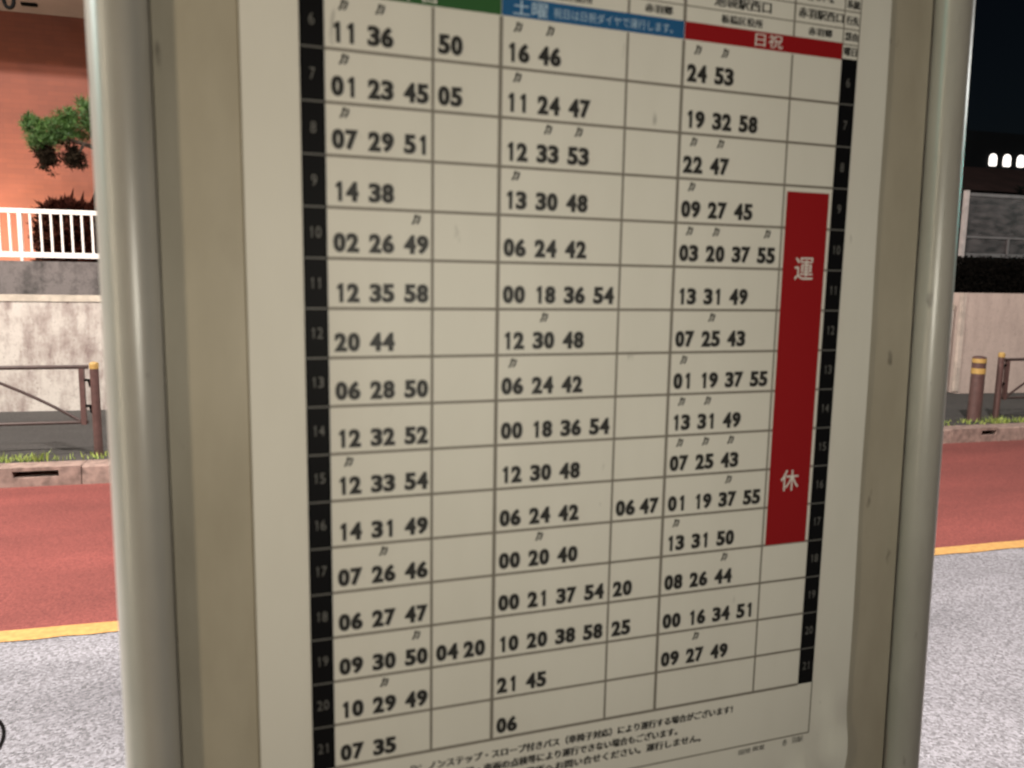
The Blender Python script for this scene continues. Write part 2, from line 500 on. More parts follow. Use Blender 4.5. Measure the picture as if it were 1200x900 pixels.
# ------------------------------------------------------------------ walls
def line_wall(bm, u0, v0, u1, v1, z0, z1, thick, dz1=0.0):
    d = Vector((u1 - u0, v1 - v0)).normalized()
    nrm = Vector((-d.y, d.x)) * thick
    P = [(u0, v0), (u1, v1), (u1 + nrm.x, v1 + nrm.y), (u0 + nrm.x, v0 + nrm.y)]
    box_pts(bm, [S(a, b_, z0) for a, b_ in P] + [S(P[0][0], P[0][1], z1), S(P[1][0], P[1][1], z1 + dz1), S(P[2][0], P[2][1], z1 + dz1), S(P[3][0], P[3][1], z1)])

root = thing('retaining_wall', S(-3, 9.0, 0.14), 'pale stained concrete retaining wall on the left with a thin coping under the white railing', 'wall')
bm = bmesh.new(); line_wall(bm, -30, 9.72, 8.88, 8.62, 0.10, 1.345, 0.18)
bmesh.ops.subdivide_edges(bm, edges=bm.edges, cuts=2)
obj('wall_face', bm, M_CONC, root)
bm = bmesh.new(); line_wall(bm, -30, 9.708, 8.88, 8.608, 1.345, 1.412, 0.22)
obj('coping', bm, mat('coping_concrete', (0.46, 0.40, 0.33), 0.9, var=0.25, scale=9, bump=0.3), root)

root = thing('retaining_wall', S(12, 8.4, 0.14), 'plain pinkish concrete retaining wall on the right behind the bollard', 'wall')
bm = bmesh.new(); line_wall(bm, 8.93, 8.50, 45, 5.9, 0.10, 1.585, 0.25, 0.02)
obj('wall_face', bm, M_CONC2, root)
bm = bmesh.new(); line_wall(bm, 8.885, 8.485, 8.945, 8.480, 0.18, 1.58, 0.06)
obj('corner_strip', bm, mat('pale_concrete_edge', (0.50, 0.42, 0.36), 0.9, var=0.2, scale=9), root)

bm = bmesh.new(); sbox(bm, -14, 2, 9.62, 9.78, 1.30, 1.782)
tag(obj('low_wall', bm, M_CONC3, origin=S(-3, 9.7, 1.37)), 'grimy dark grey concrete strip wall under the white railing', 'wall')

# white railing
root = thing('railing', S(-3.2, 9.70, 1.78), 'white painted metal railing with thin upright bars in front of the orange wall', 'railing')
U0, U1 = -6.02, 0.6
bm = bmesh.new(); sbox(bm, U0, U1, 9.68, 9.72, 2.325, 2.375); obj('top_rail', bm, M_WHITE, root)
bm = bmesh.new(); sbox(bm, U0, U1, 9.68, 9.72, 1.825, 1.885); obj('bottom_rail', bm, M_WHITE, root)
k = 0
u = -3.235 - 0.1068 * 26
while u < U1:
    if k % 13 == 0:
        bm = bmesh.new(); sbox(bm, u - 0.021, u + 0.021, 9.679, 9.721, 1.885, 2.325)
        sbox(bm, u - 0.013, u + 0.013, 9.686, 9.714, 1.775, 1.825)
        obj('post', bm, M_WHITE, root)
    else:
        bm = bmesh.new(); sbox(bm, u - 0.0105, u + 0.0105, 9.69, 9.71, 1.885, 2.325)
        obj('baluster', bm, M_WHITE, root)
    u += 0.1068; k += 1

# orange tiled building with eave
root = thing('building', S(-4, 12.7, 1.74), 'orange tiled building with a projecting eave, behind the white railing', 'building')
bm = bmesh.new(); sbox(bm, -16, 3.2, 12.5, 17, 1.6, 9.2)
obj('wall', bm, M_TILE, root)
bm = bmesh.new(); sbox(bm, -16.3, 3.4, 9.85, 12.495, 5.30, 5.62)
obj('eave', bm, M_SOFFIT, root)
bm = bmesh.new()
cc = S(-3.44, 10.5, 4.86)
tube(bm, [cc + EU * (0.052 * math.cos(a)) + Vector((0, 0, 0.085 * math.sin(a))) for a in [2 * math.pi * i / 24 for i in range(25)]], 0.022, 8)
tube(bm, [cc + Vector((0, 0, 0.085)), cc + Vector((0, 0, 0.46))], 0.008, 8)
obj('hanging_ring', bm, M_BLACK, root)
bm = bmesh.new(); sbox(bm, -3.76, -3.57, 12.00, 12.07, 5.265, 5.297)
obj('slot_vent', bm, M_BLACK, root)
bm = bmesh.new()
lathe(bm, Vector((0, 0, 0)), [(0.16, 0.0), (0.16, 0.03), (0.12, 0.05)], 28)
bmesh.ops.rotate(bm, verts=bm.verts, cent=(0, 0, 0), matrix=Matrix.Rotation(math.radians(90), 3, 'X'))
bmesh.ops.scale(bm, verts=bm.verts, vec=(1, 1, 1.6))
bmesh.ops.translate(bm, verts=bm.verts, vec=S(-4.43, 12.495, 4.0))
obj('wall_vent', bm, mat('vent_paint', (0.10, 0.035, 0.03), 0.6), root)

# ------------------------------------------------------------------ pine
def needles(bm, c, r, n, ln, wd, up=0.3):
    """one tuft of needle blades round c"""
    for _ in range(n):
        d = Vector((random.gauss(0, 1), random.gauss(0, 1), random.gauss(up, 0.8))).normalized()
        p = c + d * random.uniform(0, r)
        l = ln * random.uniform(0.6, 1.2)
        sd = d.cross(Vector((random.gauss(0, 1), random.gauss(0, 1), random.gauss(0, 1)))).normalized() * wd
        a, b_, e = bm.verts.new(p - sd), bm.verts.new(p + sd), bm.verts.new(p + d * l)
        bm.faces.new((a, b_, e))

root = thing('pine_tree', S(-2.0, 10.6, 1.74), 'clipped garden pine whose green pads reach out in front of the orange wall', 'tree')
bm = bmesh.new()
tube(bm, [S(-1.95, 10.6, 1.7), S(-2.05, 10.6, 2.3), S(-1.9, 10.6, 2.9), S(-2.02, 10.6, 3.5), S(-1.9, 10.6, 4.1)], [0.09, 0.08, 0.07, 0.055, 0.03], 10)
trunk = obj('trunk', bm, M_BARK, root, smooth=True)
bm = bmesh.new()
tube(bm, [S(-2.0, 10.6, 3.15), S(-2.35, 10.55, 3.20), S(-2.6, 10.5, 3.21), S(-2.85, 10.5, 3.28), S(-3.2, 10.48, 3.32)], [0.04, 0.034, 0.03, 0.022, 0.012], 8)
tube(bm, [S(-2.72, 10.5, 3.24), S(-2.78, 10.48, 3.12), S(-2.8, 10.47, 3.05)], [0.018, 0.014, 0.01], 8)
tube(bm, [S(-3.1, 10.5, 3.30), S(-3.16, 10.48, 3.15), S(-3.14, 10.47, 3.07)], [0.018, 0.014, 0.01], 8)
obj('branch', bm, M_BARK, trunk, smooth=True)
bm = bmesh.new()
pads = []
for _ in range(620):                       # upper flat pad
    uu = random.uniform(-3.24, -1.5)
    f = (uu + 3.3) / 0.6
    top = 3.42 + 0.25 * min(1, max(0, f)) + 0.035 * math.sin(uu * 19)
    low = 3.30 + 0.02 * math.sin(uu * 14) - (0.08 if uu < -2.95 else 0)
    zz = random.uniform(low, top)
    pads.append((S(uu, 10.5 + random.gauss(0, 0.16), zz), 0.05))
for _ in range(34): pads.append((S(-3.31 + random.gauss(0, 0.03), 10.5 + random.gauss(0, 0.06), 3.42 + random.gauss(0, 0.05)), 0.045))
for _ in range(34): pads.append((S(-3.22 + random.gauss(0, 0.05), 10.5 + random.gauss(0, 0.08), 3.24 + random.gauss(0, 0.06)), 0.05))
for c, r in pads: needles(bm, c, r, 34, 0.06, 0.0055, 0.35)
for _ in range(60):
    needles(bm, S(random.uniform(-2.75, -2.5), 10.45, 3.66 + random.uniform(0, 0.1)), 0.03, 4, 0.09, 0.005, 1.2)
obj('crown', bm, M_PINE, root)
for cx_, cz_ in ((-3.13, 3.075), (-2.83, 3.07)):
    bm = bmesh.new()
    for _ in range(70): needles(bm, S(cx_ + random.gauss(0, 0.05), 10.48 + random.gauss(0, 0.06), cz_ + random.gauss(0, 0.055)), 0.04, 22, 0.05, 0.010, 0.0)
    obj('hanging_clump', bm, M_DARKNEEDLE, root, label='dark brown clump of needles under the green pad')

# dark spiky plant shape standing in for a shadow behind the railing
root = thing('shadow_shrub', S(-3.1, 11.4, 1.74), 'dark red-brown spiky plant shape added in place of a shadow behind the white railing, below the pine', 'shadow_shrub')
bm = bmesh.new()
for i in range(5):
    uu = -3.3 + i * 0.11
    tube(bm, [S(uu, 11.4, 1.7), S(uu + random.gauss(0, 0.04), 11.4, 2.2)], [0.02, 0.01], 6)
obj('shadow_stem', bm, M_BARK, root)
bm = bmesh.new()
for _ in range(900):
    uu = random.uniform(-3.50, -2.74)
    k = (uu + 3.15) / 0.36
    h = 2.66 - 0.16 * k * k if abs(k) < 1 else 2.25
    c = S(uu, 11.4 + random.gauss(0, 0.16), random.uniform(1.76, h - 0.08))
    needles(bm, c, 0.08, 14, 0.10, 0.022, 0.4)
for uu, zt, lean in ((-3.13, 2.80, 0.05), (-3.00, 2.77, 0.04), (-2.84, 2.84, 0.06), (-3.24, 2.66, 0.0), (-3.06, 2.68, -0.02), (-2.88, 2.6, 0.03)):
    a = S(uu - lean - 0.06, 11.4, zt - 0.34); b_ = S(uu - lean + 0.06, 11.4, zt - 0.34); e = S(uu + lean, 11.38, zt)
    a2 = S(uu - lean, 11.44, zt - 0.34)
    va, vb, vc, ve = [bm.verts.new(q) for q in (a, b_, a2, e)]
    bm.faces.new((va, vb, ve)); bm.faces.new((vb, vc, ve)); bm.faces.new((vc, va, ve))
obj('shadow_foliage', bm, M_SHADOW_SHRUB, root)

# ------------------------------------------------------------------ guard rails, bollard
def arc_pts(p0, p1, sag, n=14):
    """curved brace from p0 to p1 in (u, z), bowed downwards by sag"""
    out = []
    for i in range(n + 1):
        t_ = i / n
        out.append((p0[0] + (p1[0] - p0[0]) * t_, p0[1] + (p1[1] - p0[1]) * t_ - sag * 4 * t_ * (1 - t_)))
    return out

def guard_rail(u_post, length, sgn, v, label, zt=0.89, zb=0.43):
    """a pipe fence panel between two posts; sgn tells on which side of the visible post it runs"""
    root = thing('guard_rail', S(u_post, v, 0.145), label, 'guard rail')
    ends = (u_post, u_post + sgn * length)
    for up_ in ends:
        bm = bmesh.new(); lathe(bm, S(up_, v), [(0.034, 0.12), (0.034, 0.875)], 20)
        p = obj('post', bm, M_BROWN, root, smooth=False)
        bm = bmesh.new(); lathe(bm, S(up_, v), [(0.0355, 0.875), (0.0355, 0.915), (0.030, 0.925), (0.012, 0.93)], 20)
        obj('post_cap', bm, M_BAND, p)
    a, e = u_post + sgn * 0.095, u_post + sgn * (length - 0.095)
    bm = bmesh.new(); tube(bm, [S(u_post + sgn * 0.045, v, zt), S(e + sgn * 0.05, v, zt)], 0.017, 10); obj('top_rail', bm, M_RAILB, root)
    bm = bmesh.new(); tube(bm, [S(a - sgn * 0.03, v, zb), S(e + sgn * 0.03, v, zb)], 0.014, 10); obj('bottom_rail', bm, M_RAILB, root)
    for uu in (a, e):
        bm = bmesh.new(); sbox(bm, uu - 0.019, uu + 0.019, v - 0.019, v + 0.019, zb - 0.02, zt - 0.012)
        obj('upright', bm, M_BROWN, root)
    for uu, s2 in ((a, -sgn), (e, sgn)):
        for zz in (0.76, 0.545):
            bm = bmesh.new()
            tube(bm, [S(uu + s2 * 0.015, v, zz + 0.02), S(uu + s2 * 0.05, v, zz + 0.02), S(uu + s2 * 0.062, v, zz - 0.03), S(uu + s2 * 0.072, v, zz - 0.035)], 0.013, 8)
            obj('bracket', bm, M_BLACK, root)
    L2 = length - 0.19
    m1 = a + sgn * L2 * 0.42
    bm = bmesh.new()
    tube(bm, [S(q[0], v, q[1]) for q in arc_pts((a + sgn * 0.02, zb + 0.005), (a + sgn * 0.85, zt - 0.02), -0.035)], 0.0125, 8)
    obj('brace', bm, M_RAILB, root)
    bm = bmesh.new()
    tube(bm, [S(q[0], v, q[1]) for q in arc_pts((e - sgn * 0.02, zb + 0.005), (e - sgn * 0.85, zt - 0.02), -0.035)], 0.0125, 8)
    obj('brace', bm, M_RAILB, root)
    return root

guard_rail(-1.79, 2.0, -1, 6.55, 'brown pipe guard rail with a curved brace at the left, its end post capped yellow')
r2 = guard_rail(7.60, 2.0, 1, 6.60, 'brown pipe guard rail starting at the slim post just right of the bollard', 0.845, 0.40)

root = thing('bollard', S(7.29, 6.60, 0.145), 'thick brown bollard with two yellow bands, in the weeds by the right kerb', 'bollard')
bm = bmesh.new(); lathe(bm, S(7.29, 6.60), [(0.072, 0.12), (0.072, 0.70), (0.072, 0.84), (0.070, 0.872), (0.060, 0.885), (0.03, 0.89)], 28)
obj('body', bm, M_BROWN, root, smooth=False)
for z0, z1 in ((0.815, 0.862), (0.69, 0.752)):
    bm = bmesh.new(); lathe(bm, S(7.29, 6.60), [(0.0745, z0), (0.0745, z1)], 28)
    obj('band', bm, M_BAND, root)

# ------------------------------------------------------------------ weeds along the far kerb
def weeds(u0, u1, n, hmax, name_label):
    bm = bmesh.new()
    for _ in range(n):
        uu = random.uniform(u0, u1)
        dens = 0.5 + 0.5 * math.sin(uu * 11 + 1) * math.sin(uu * 5.3)
        if random.random() > 0.12 + 0.88 * dens ** 1.5: continue
        vv = random.triangular(6.365, 6.62, 6.39)
        c = S(uu, vv, 0.14)
        h = random.uniform(0.3, 1.0) * hmax * (0.55 + 0.45 * dens)
        lean = Vector((random.gauss(0, 0.35), random.gauss(0, 0.35), 1)).normalized()
        sd = Vector((random.gauss(0, 1), random.gauss(0, 1), 0)).normalized() * random.uniform(0.003, 0.007)
        p1 = c + lean * h * 0.6
        p2 = c + lean * h + Vector((lean.x, lean.y, -0.1)) * h * 0.3
        a, b_, d, e, f = [bm.verts.new(q) for q in (c - sd, c + sd, p1 + sd * 0.8, p1 - sd * 0.8, p2)]
        bm.faces.new((a, b_, d, e)); bm.faces.new((e, d, f))
    o = obj('grass', bm, M_GRASS)
    o['kind'] = 'stuff'
    return o
weeds(-2.75, -1.45, 620, 0.105, '')
weeds(6.3, 8.9, 1100, 0.10, '')

# ------------------------------------------------------------------ right background
bm = bmesh.new()
for _ in range(16000):
    c = S(random.uniform(8.9, 14.0), random.uniform(8.85, 9.3), random.uniform(1.5, 2.10))
    needles(bm, c, 0.05, 3, 0.035, 0.014, 0.2)
tag(obj('hedge', bm, M_HEDGE, origin=S(11, 9.1, 1.5)), 'clipped hedge coloured near black for the unlit band along the top of the right retaining wall', 'hedge')

root = thing('panel_fence', S(10.5, 9.42, 1.5), 'grey translucent panel fence above the right retaining wall', 'fence')
for uu, ww in ((9.70, 0.03), (12.6, 0.03)):
    bm = bmesh.new(); sbox(bm, uu - ww, uu + ww, 9.38, 9.44, 1.45, 3.13)
    obj('post', bm, mat('fence_post_paint', (0.42, 0.37, 0.35), 0.6, var=0.2, scale=10), root)
M_RAIL = mat('grey_rail', (0.12, 0.11, 0.11), 0.6, var=0.3, scale=5)
bm = bmesh.new(); sbox(bm, 9.73, 12.57, 9.40, 9.43, 3.05, 3.10); obj('top_rail', bm, M_RAIL, root)
bm = bmesh.new(); sbox(bm, 9.73, 12.57, 9.40, 9.43, 2.42, 2.45); obj('middle_rail', bm, M_RAIL, root)
bm = bmesh.new(); sbox(bm, 9.73, 12.57, 9.40, 9.43, 2.13, 2.19); obj('bottom_rail', bm, M_RAIL, root)
bm = bmesh.new(); sbox(bm, 9.73, 12.57, 9.412, 9.418, 2.45, 3.05); obj('panel', bm, M_PLASTIC, root)
bm = bmesh.new(); sbox(bm, 9.73, 12.57, 9.412, 9.418, 2.19, 2.42); obj('panel', bm, M_PLASTIC, root)
for uu in (10.58, 11.5):
    bm = bmesh.new(); sbox(bm, uu - 0.012, uu + 0.012, 9.395, 9.435, 2.10, 2.45); obj('mullion', bm, M_RAIL, root)

root = thing('apartment_block', S(46, 40.2, 0), 'far black building with a row of lit white windows against the night sky', 'building')
bm = bmesh.new(); sbox(bm, 34, 70, 40.05, 50, 0, 11.4)
obj('wall', bm, M_DARKB, root)
for i in range(6):
    uu = 42.02 + i * 1.10
    zb_ = 9.30 + i * 0.02
    bm = bmesh.new()
    pts = [(-0.29, 0.10), (-0.22, 0.03), (0.22, 0.03), (0.29, 0.10), (0.29, 0.55), (0.21, 0.70), (0.08, 0.77), (-0.08, 0.77), (-0.21, 0.70), (-0.29, 0.55)]
    a = [bm.verts.new(S(uu + x, 40.0, zb_ + z)) for x, z in pts]
    b_ = [bm.verts.new(S(uu + x, 40.045, zb_ + z)) for x, z in pts]
    bm.faces.new(a); bm.faces.new(list(reversed(b_)))
    for k in range(len(pts)):
        bm.faces.new((a[k], b_[k], b_[(k + 1) % len(pts)], a[(k + 1) % len(pts)]))
    obj('window', bm, M_WIN, root)

root = thing('house', S(34, 28, 0), 'low dark house with a reddish brown roof below the lit windows', 'house')
bm = bmesh.new(); sbox(bm, 24, 52, 28.3, 36, 0, 6.0); obj('wall', bm, M_DARKB, root)
bm = bmesh.new()
P = [S(23.5, 27.6, 5.9), S(52.5, 27.6, 5.9), S(52.5, 36.4, 5.9), S(23.5, 36.4, 5.9), S(25.5, 31.5, 7.6), S(50.5, 31.5, 7.6)]
V = [bm.verts.new(q) for q in P]
for f in ((0, 1, 5, 4), (2, 3, 4, 5), (1, 2, 5), (3, 0, 4), (3, 2, 1, 0)): bm.faces.new([V[i] for i in f])
obj('roof', bm, M_ROOF, root)

root = thing('tree', S(24.5, 19, 0), 'black rounded tree rising behind the grey panel fence', 'tree')
bm = bmesh.new(); tube(bm, [S(24.5, 19, 0), S(24.4, 19, 2.5), S(24.5, 19, 4.2)], [0.2, 0.15, 0.08], 10); obj('trunk', bm, M_BARK, root)
bm = bmesh.new()
for _ in range(1800):
    a = random.uniform(0, 2 * math.pi); q = random.random() ** 0.5
    zz = random.uniform(0, 1)
    c = S(24.5 + 2.6 * q * math.cos(a) * math.sqrt(1 - zz * zz), 19 + 2.2 * q * math.sin(a), 3.2 + 2.5 * zz)
    needles(bm, c, 0.2, 4, 0.3, 0.10, 0.2)
obj('crown', bm, M_DARKTREE, root)

# ------------------------------------------------------------------ bus stop frame
ZB = 1.76396
U = 0.026                                   # one timetable row
root = thing('bus_stop_board', (0.064, 0.0, 0.15), 'cream painted bus stop board between two round metal tubes, standing at the near kerb', 'bus stop')
TR = 0.0125
bm = bmesh.new()
zs = [0.15 + 2.15 * i / 40 for i in range(41)]
tube(bm, [(-0.1858, 0, z) for z in zs], 0.0132, 40)
obj('pole', bm, M_POLE, root, smooth=True)
bm = bmesh.new()
tube(bm, [(0.3135 + 0.024 * (1.70 - z) * (1 if z > 1.0 else 0) + (0.024 * 0.70 if z <= 1.0 else 0), 0, z) for z in zs], TR, 40)
obj('pole', bm, M_POLE, root, smooth=True)
bm = bmesh.new()
P = [(-0.1720, 0.0022), (0.3165, 0.0022), (0.3165, 0.006), (-0.1720, 0.006)]
box_pts(bm, [(x, y, 0.95) for x, y in P] + [(x - (0.029 if x > 0 else 0), y, 2.18) for x, y in P])
obj('back_panel', bm, M_PANEL, root)
bm = bmesh.new()
P = [(-0.186, 0.0085), (0.330, 0.0085), (0.330, 0.012), (-0.186, 0.012)]
box_pts(bm, [(x, y, 0.95) for x, y in P] + [(x - (0.024 if x > 0 else 0), y, 2.18) for x, y in P])
obj('rear_sheet', bm, M_PANEL, root)
bm = bmesh.new(); tube(bm, [(-0.187, 0, 2.19), (0.30, 0, 2.19)], TR * 0.98, 24)
obj('crossbar', bm, M_POLE, root, smooth=True)
# ------------------------------------------------------------------ timetable sheet
def B(x, z, lay=0):
    return Vector((x * U, -0.0004 - 0.00012 * lay, ZB + z * U))

sheet = thing('timetable_sheet', (0.064, 0.0, ZB - 18 * U), 'laminated bus timetable sheet with green, blue and red day headers, on the cream board', 'timetable')
bm = bmesh.new()
NX, NZ = 90, 120
X0, X1, Z0, Z1 = -5.10, 10.12, -19.5, 5.0
grid = []
for j in range(NZ + 1):
    row = []
    for i in range(NX + 1):
        x = X0 + (X1 - X0) * i / NX
        z = Z0 + (Z1 - Z0) * j / NZ
        if i == NX: x = 10.02 - 0.018 * z
        p = B(x, z)
        # cockled corner low on the right
        k = max(0, min(1, (x - 9.15) / 0.7)) * max(0, min(1, (-15.0 - z) / 1.2))
        k2 = max(0, min(1, (x - 7.4) / 1.5)) * max(0, min(1, (-16.75 - z) / 0.8))
        k = max(k, k2)
        p.y -= k * (0.0016 + 0.0013 * math.sin(x * 4.2 + z * 1.7) + 0.0008 * math.sin(x * 2.0 - z * 3.3))
        e = max(0, (x - 9.35) / 0.75)
        p.y -= 0.0007 * e * (0.5 + 0.5 * math.sin(z * 0.9 + 1))
        row.append(bm.verts.new(p))
    grid.append(row)
for j in range(NZ):
    for i in range(NX):
        bm.faces.new((grid[j][i], grid[j][i + 1], grid[j + 1][i + 1], grid[j + 1][i]))
ret = bmesh.ops.extrude_face_region(bm, geom=bm.faces[:])
bmesh.ops.translate(bm, verts=[g for g in ret['geom'] if isinstance(g, bmesh.types.BMVert)], vec=(0, 0.0004, 0))
bmesh.ops.recalc_face_normals(bm, faces=bm.faces[:])
for ed in bm.edges:
    if len(ed.link_faces) == 2 and ed.calc_face_angle(0) > 0.7: ed.smooth = False
pp = obj('paper', bm, M_PAPER, sheet)
for f in pp.data.polygons: f.use_smooth = abs(f.normal.y) > 0.5

def rect(bm, x0, x1, z0, z1, lay):
    v = [bm.verts.new(B(x, z, lay)) for x, z in ((x0, z0), (x1, z0), (x1, z1), (x0, z1))]
    bm.faces.new(v)

# --- text: outlines of the built-in font turned into mesh, cached per string
CACHE = {}
def glyphs(s, weight):
    key = (s, weight)
    if key in CACHE: return CACHE[key]
    cu = bpy.data.curves.new('lettering', 'FONT')
    cu.body = s
    cu.size = 1.0
    cu.offset = weight
    cu.resolution_u = 4
    cu.fill_mode = 'BOTH'
    o = bpy.data.objects.new('lettering', cu)
    COL.objects.link(o)
    dg = bpy.context.evaluated_depsgraph_get()
    me = bpy.data.meshes.new_from_object(o.evaluated_get(dg))
    vs = [(v.co.x, v.co.y) for v in me.vertices]
    fs = [tuple(p.vertices) for p in me.polygons]
    bpy.data.objects.remove(o)
    bpy.data.curves.remove(cu)
    bpy.data.meshes.remove(me)
    xs = [v[0] for v in vs] or [0]; ys = [v[1] for v in vs] or [0]
    CACHE[key] = (vs, fs, min(xs), max(xs), min(ys), max(ys))
    return CACHE[key]

def put(bm, s, x0, x1, z0, z1, lay, weight=0.0, slant=0.0, fit=True):
    vs, fs, a, b_, c, d = glyphs(s, weight)
    if not vs: return
    sx = (x1 - x0) / (b_ - a); sz = (z1 - z0) / (d - c)
    nv = []
    for x, y in vs:
        zz = z0 + (y - c) * sz
        nv.append(bm.verts.new(B(x0 + (x - a) * sx + slant * (zz - z0), zz, lay)))
    for f in fs:
        try: bm.faces.new([nv[i] for i in f])
        except ValueError: pass

ONE = [(0.42, 0), (0.70, 0), (0.70, 1), (0.50, 1), (0.18, 0.83), (0.18, 0.67), (0.42, 0.78)]
def digits(bm, s, x, z, h, pitch, w_, lay, weight=0.045):
    for i, ch in enumerate(s):
        w2 = w_
        cx_ = x + pitch * (i + 0.5)
        if ch == '1':
            k = 0.85 if weight > 0 else 0.7
            lo = cx_ - w_ * 0.5
            v = [bm.verts.new(B(lo + (px - 0.44) * w_ * k + w_ * 0.5, z + pz * h, lay)) for px, pz in ONE]
            bm.faces.new([v[0], v[1], v[2], v[3], v[6]]); bm.faces.new([v[6], v[3], v[4], v[5]])
            continue
        put(bm, ch, cx_ - w2 / 2, cx_ + w2 / 2, z, z + h, lay, weight)

def embolden(bm, dx):
    """a second impression of the print a hair to the right, as on a cheap copy"""
    r = bmesh.ops.duplicate(bm, geom=bm.verts[:] + bm.edges[:] + bm.faces[:])
    bmesh.ops.translate(bm, verts=[g for g in r['geom'] if isinstance(g, bmesh.types.BMVert)], vec=(dx * U, -0.00003, 0))

# columns, in row units
CX = dict(l0=-4.03, l1=-3.5655, c2=-1.4315, c3=0.0, c4=2.8911, c5=4.2736, c6=7.1844, r0=8.602, r1=9.07)
WEEK = [
    (6, 'n11 n36', '50'), (7, 'n01 23 45', '05'), (8, 'n07 29 51', ''), (9, '14 38', ''), (10, '02 26 n49', ''),
    (11, '12 35 58', ''), (12, '20 44', ''), (13, '06 28 50', ''), (14, '12 32 52', ''), (15, 'n12 33 54', ''),
    (16, '14 31 49', ''), (17, '07 n26 46', ''), (18, '06 27 47', ''), (19, '09 30 n50', '04 20'), (20, '10 n29 49', ''), (21, '07 35', '')]
SAT = [
    (6, 'n16 n46', ''), (7, 'n11 24 47', ''), (8, '12 n33 n53', ''), (9, 'n13 30 48', ''), (10, '06 24 42', ''),
    (11, '00 18 36 54', ''), (12, '12 n30 48', ''), (13, 'n06 24 42', ''), (14, '00 18 36 54', ''), (15, '12 30 48', ''),
    (16, '06 24 42', '06 47'), (17, '00 n20 40', ''), (18, '00 21 37 54', '20'), (19, '10 20 38 58', '25'), (20, '21 45', ''), (21, '06', '')]
SUN = [
    (6, 'n24 n53', ''), (7, '19 32 58', ''), (8, 'n22 n47', ''), (9, 'n09 27 45', ''), (10, 'n03 n20 37 n55', ''),
    (11, '13 31 49', ''), (12, '07 n25 43', ''), (13, 'n01 19 37 55', ''), (14, 'n13 n31 49', ''), (15, 'n07 n25 n43', ''),
    (16, '01 19 n37 55', ''), (17, 'n13 31 50', ''), (18, '08 26 n44', ''), (19, '00 16 34 51', ''), (20, '09 n27 49', ''), (21, '', '')]

# grid
bm = bmesh.new()
for r in range(0, 16):
    wl = 0.030 if r < 15 else 0.036
    for a, b_ in ((CX['l1'], CX['r0']),):
        rect(bm, a, b_, -r - wl, -r + wl, 1)
for key, wv in (('c2', 0.028), ('c3', 0.040), ('c4', 0.026), ('c5', 0.038), ('c6', 0.024)):
    rect(bm, CX[key] - wv, CX[key] + wv, -14.972, 1.0, 2)
    rect(bm, CX[key] - wv, CX[key] + wv, 1.40, 4.0, 2)
for zz in (1.735, 2.14, 3.0):
    rect(bm, CX['l0'], CX['r1'], zz - 0.014, zz + 0.014, 1)
for key in ('l0', 'l1', 'r0', 'r1'):
    rect(bm, CX[key] - 0.016, CX[key] + 0.016, 1.055, 4.0, 2)
for zz in (1.38,):
    rect(bm, CX['l0'], CX['l1'] - 0.016, zz - 0.014, zz + 0.014, 1)
    rect(bm, CX['r0'] + 0.016, CX['r1'], zz - 0.014, zz + 0.014, 1)
rect(bm, CX['r1'] - 0.018, CX['r1'] + 0.018, -16.47, -15.0, 2)
rect(bm, CX['l0'] - 0.018, CX['l0'] + 0.018, -16.47, -15.0, 2)
rect(bm, CX['l0'], CX['r1'], -16.49, -16.45, 1)
obj('ruled_grid', bm, M_LINE, sheet)

# hour strips
for a, b_, hs, lab in ((CX['l0'], CX['l1'], 0.0, 'black hour strip left of the weekday times'), (CX['r0'], CX['r1'], 0.0, 'black hour strip along the right edge')):
    bm = bmesh.new(); rect(bm, a, b_, -15.0, 1.05, 3)
    st = obj('hour_strip', bm, M_STRIP, sheet, label=lab)
    bm = bmesh.new()
    for r in range(0, 15): rect(bm, a + 0.01, b_ - 0.01, -r - 0.016, -r + 0.016, 4)
    for h in range(6, 22):
        s_ = str(h)
        cw = 0.135
        x = (a + b_) / 2 - cw * len(s_) / 2
        digits(bm, s_, x, 6 - h + 0.40, 0.215, cw, 0.105, 4, 0.0)
    obj('hour_numbers', bm, M_HOURI, st)

def stroke(bm, pts, wd, lay):
    wd *= 1.45
    for (ax, az), (bx, bz) in zip(pts, pts[1:]):
        d = Vector((bx - ax, bz - az)).normalized() * wd
        q = [(ax - d.y, az + d.x), (ax + d.y, az - d.x), (bx + d.y, bz - d.x), (bx - d.y, bz + d.x)]
        bm.faces.new([bm.verts.new(B(x, z, lay)) for x, z in q])

def mark(bm, x, z, sx=0.80):
    """the narrow two-letter katakana mark over a departure"""
    stroke(bm, [(x + 0.02 + 0.095 * sx, z + 0.20), (x + 0.02 + 0.075 * sx, z + 0.09), (x + 0.02 + 0.01 * sx, z + 0.0)], 0.014, 3)
    stroke(bm, [(x + 0.02 + 0.115 * sx, z + 0.19), (x + 0.02 + 0.145 * sx, z + 0.145)], 0.014, 3.2)
    stroke(bm, [(x + 0.02 + 0.205 * sx, z + 0.18), (x + 0.02 + 0.18 * sx, z + 0.08), (x + 0.02 + 0.12 * sx, z + 0.01)], 0.014, 3.4)

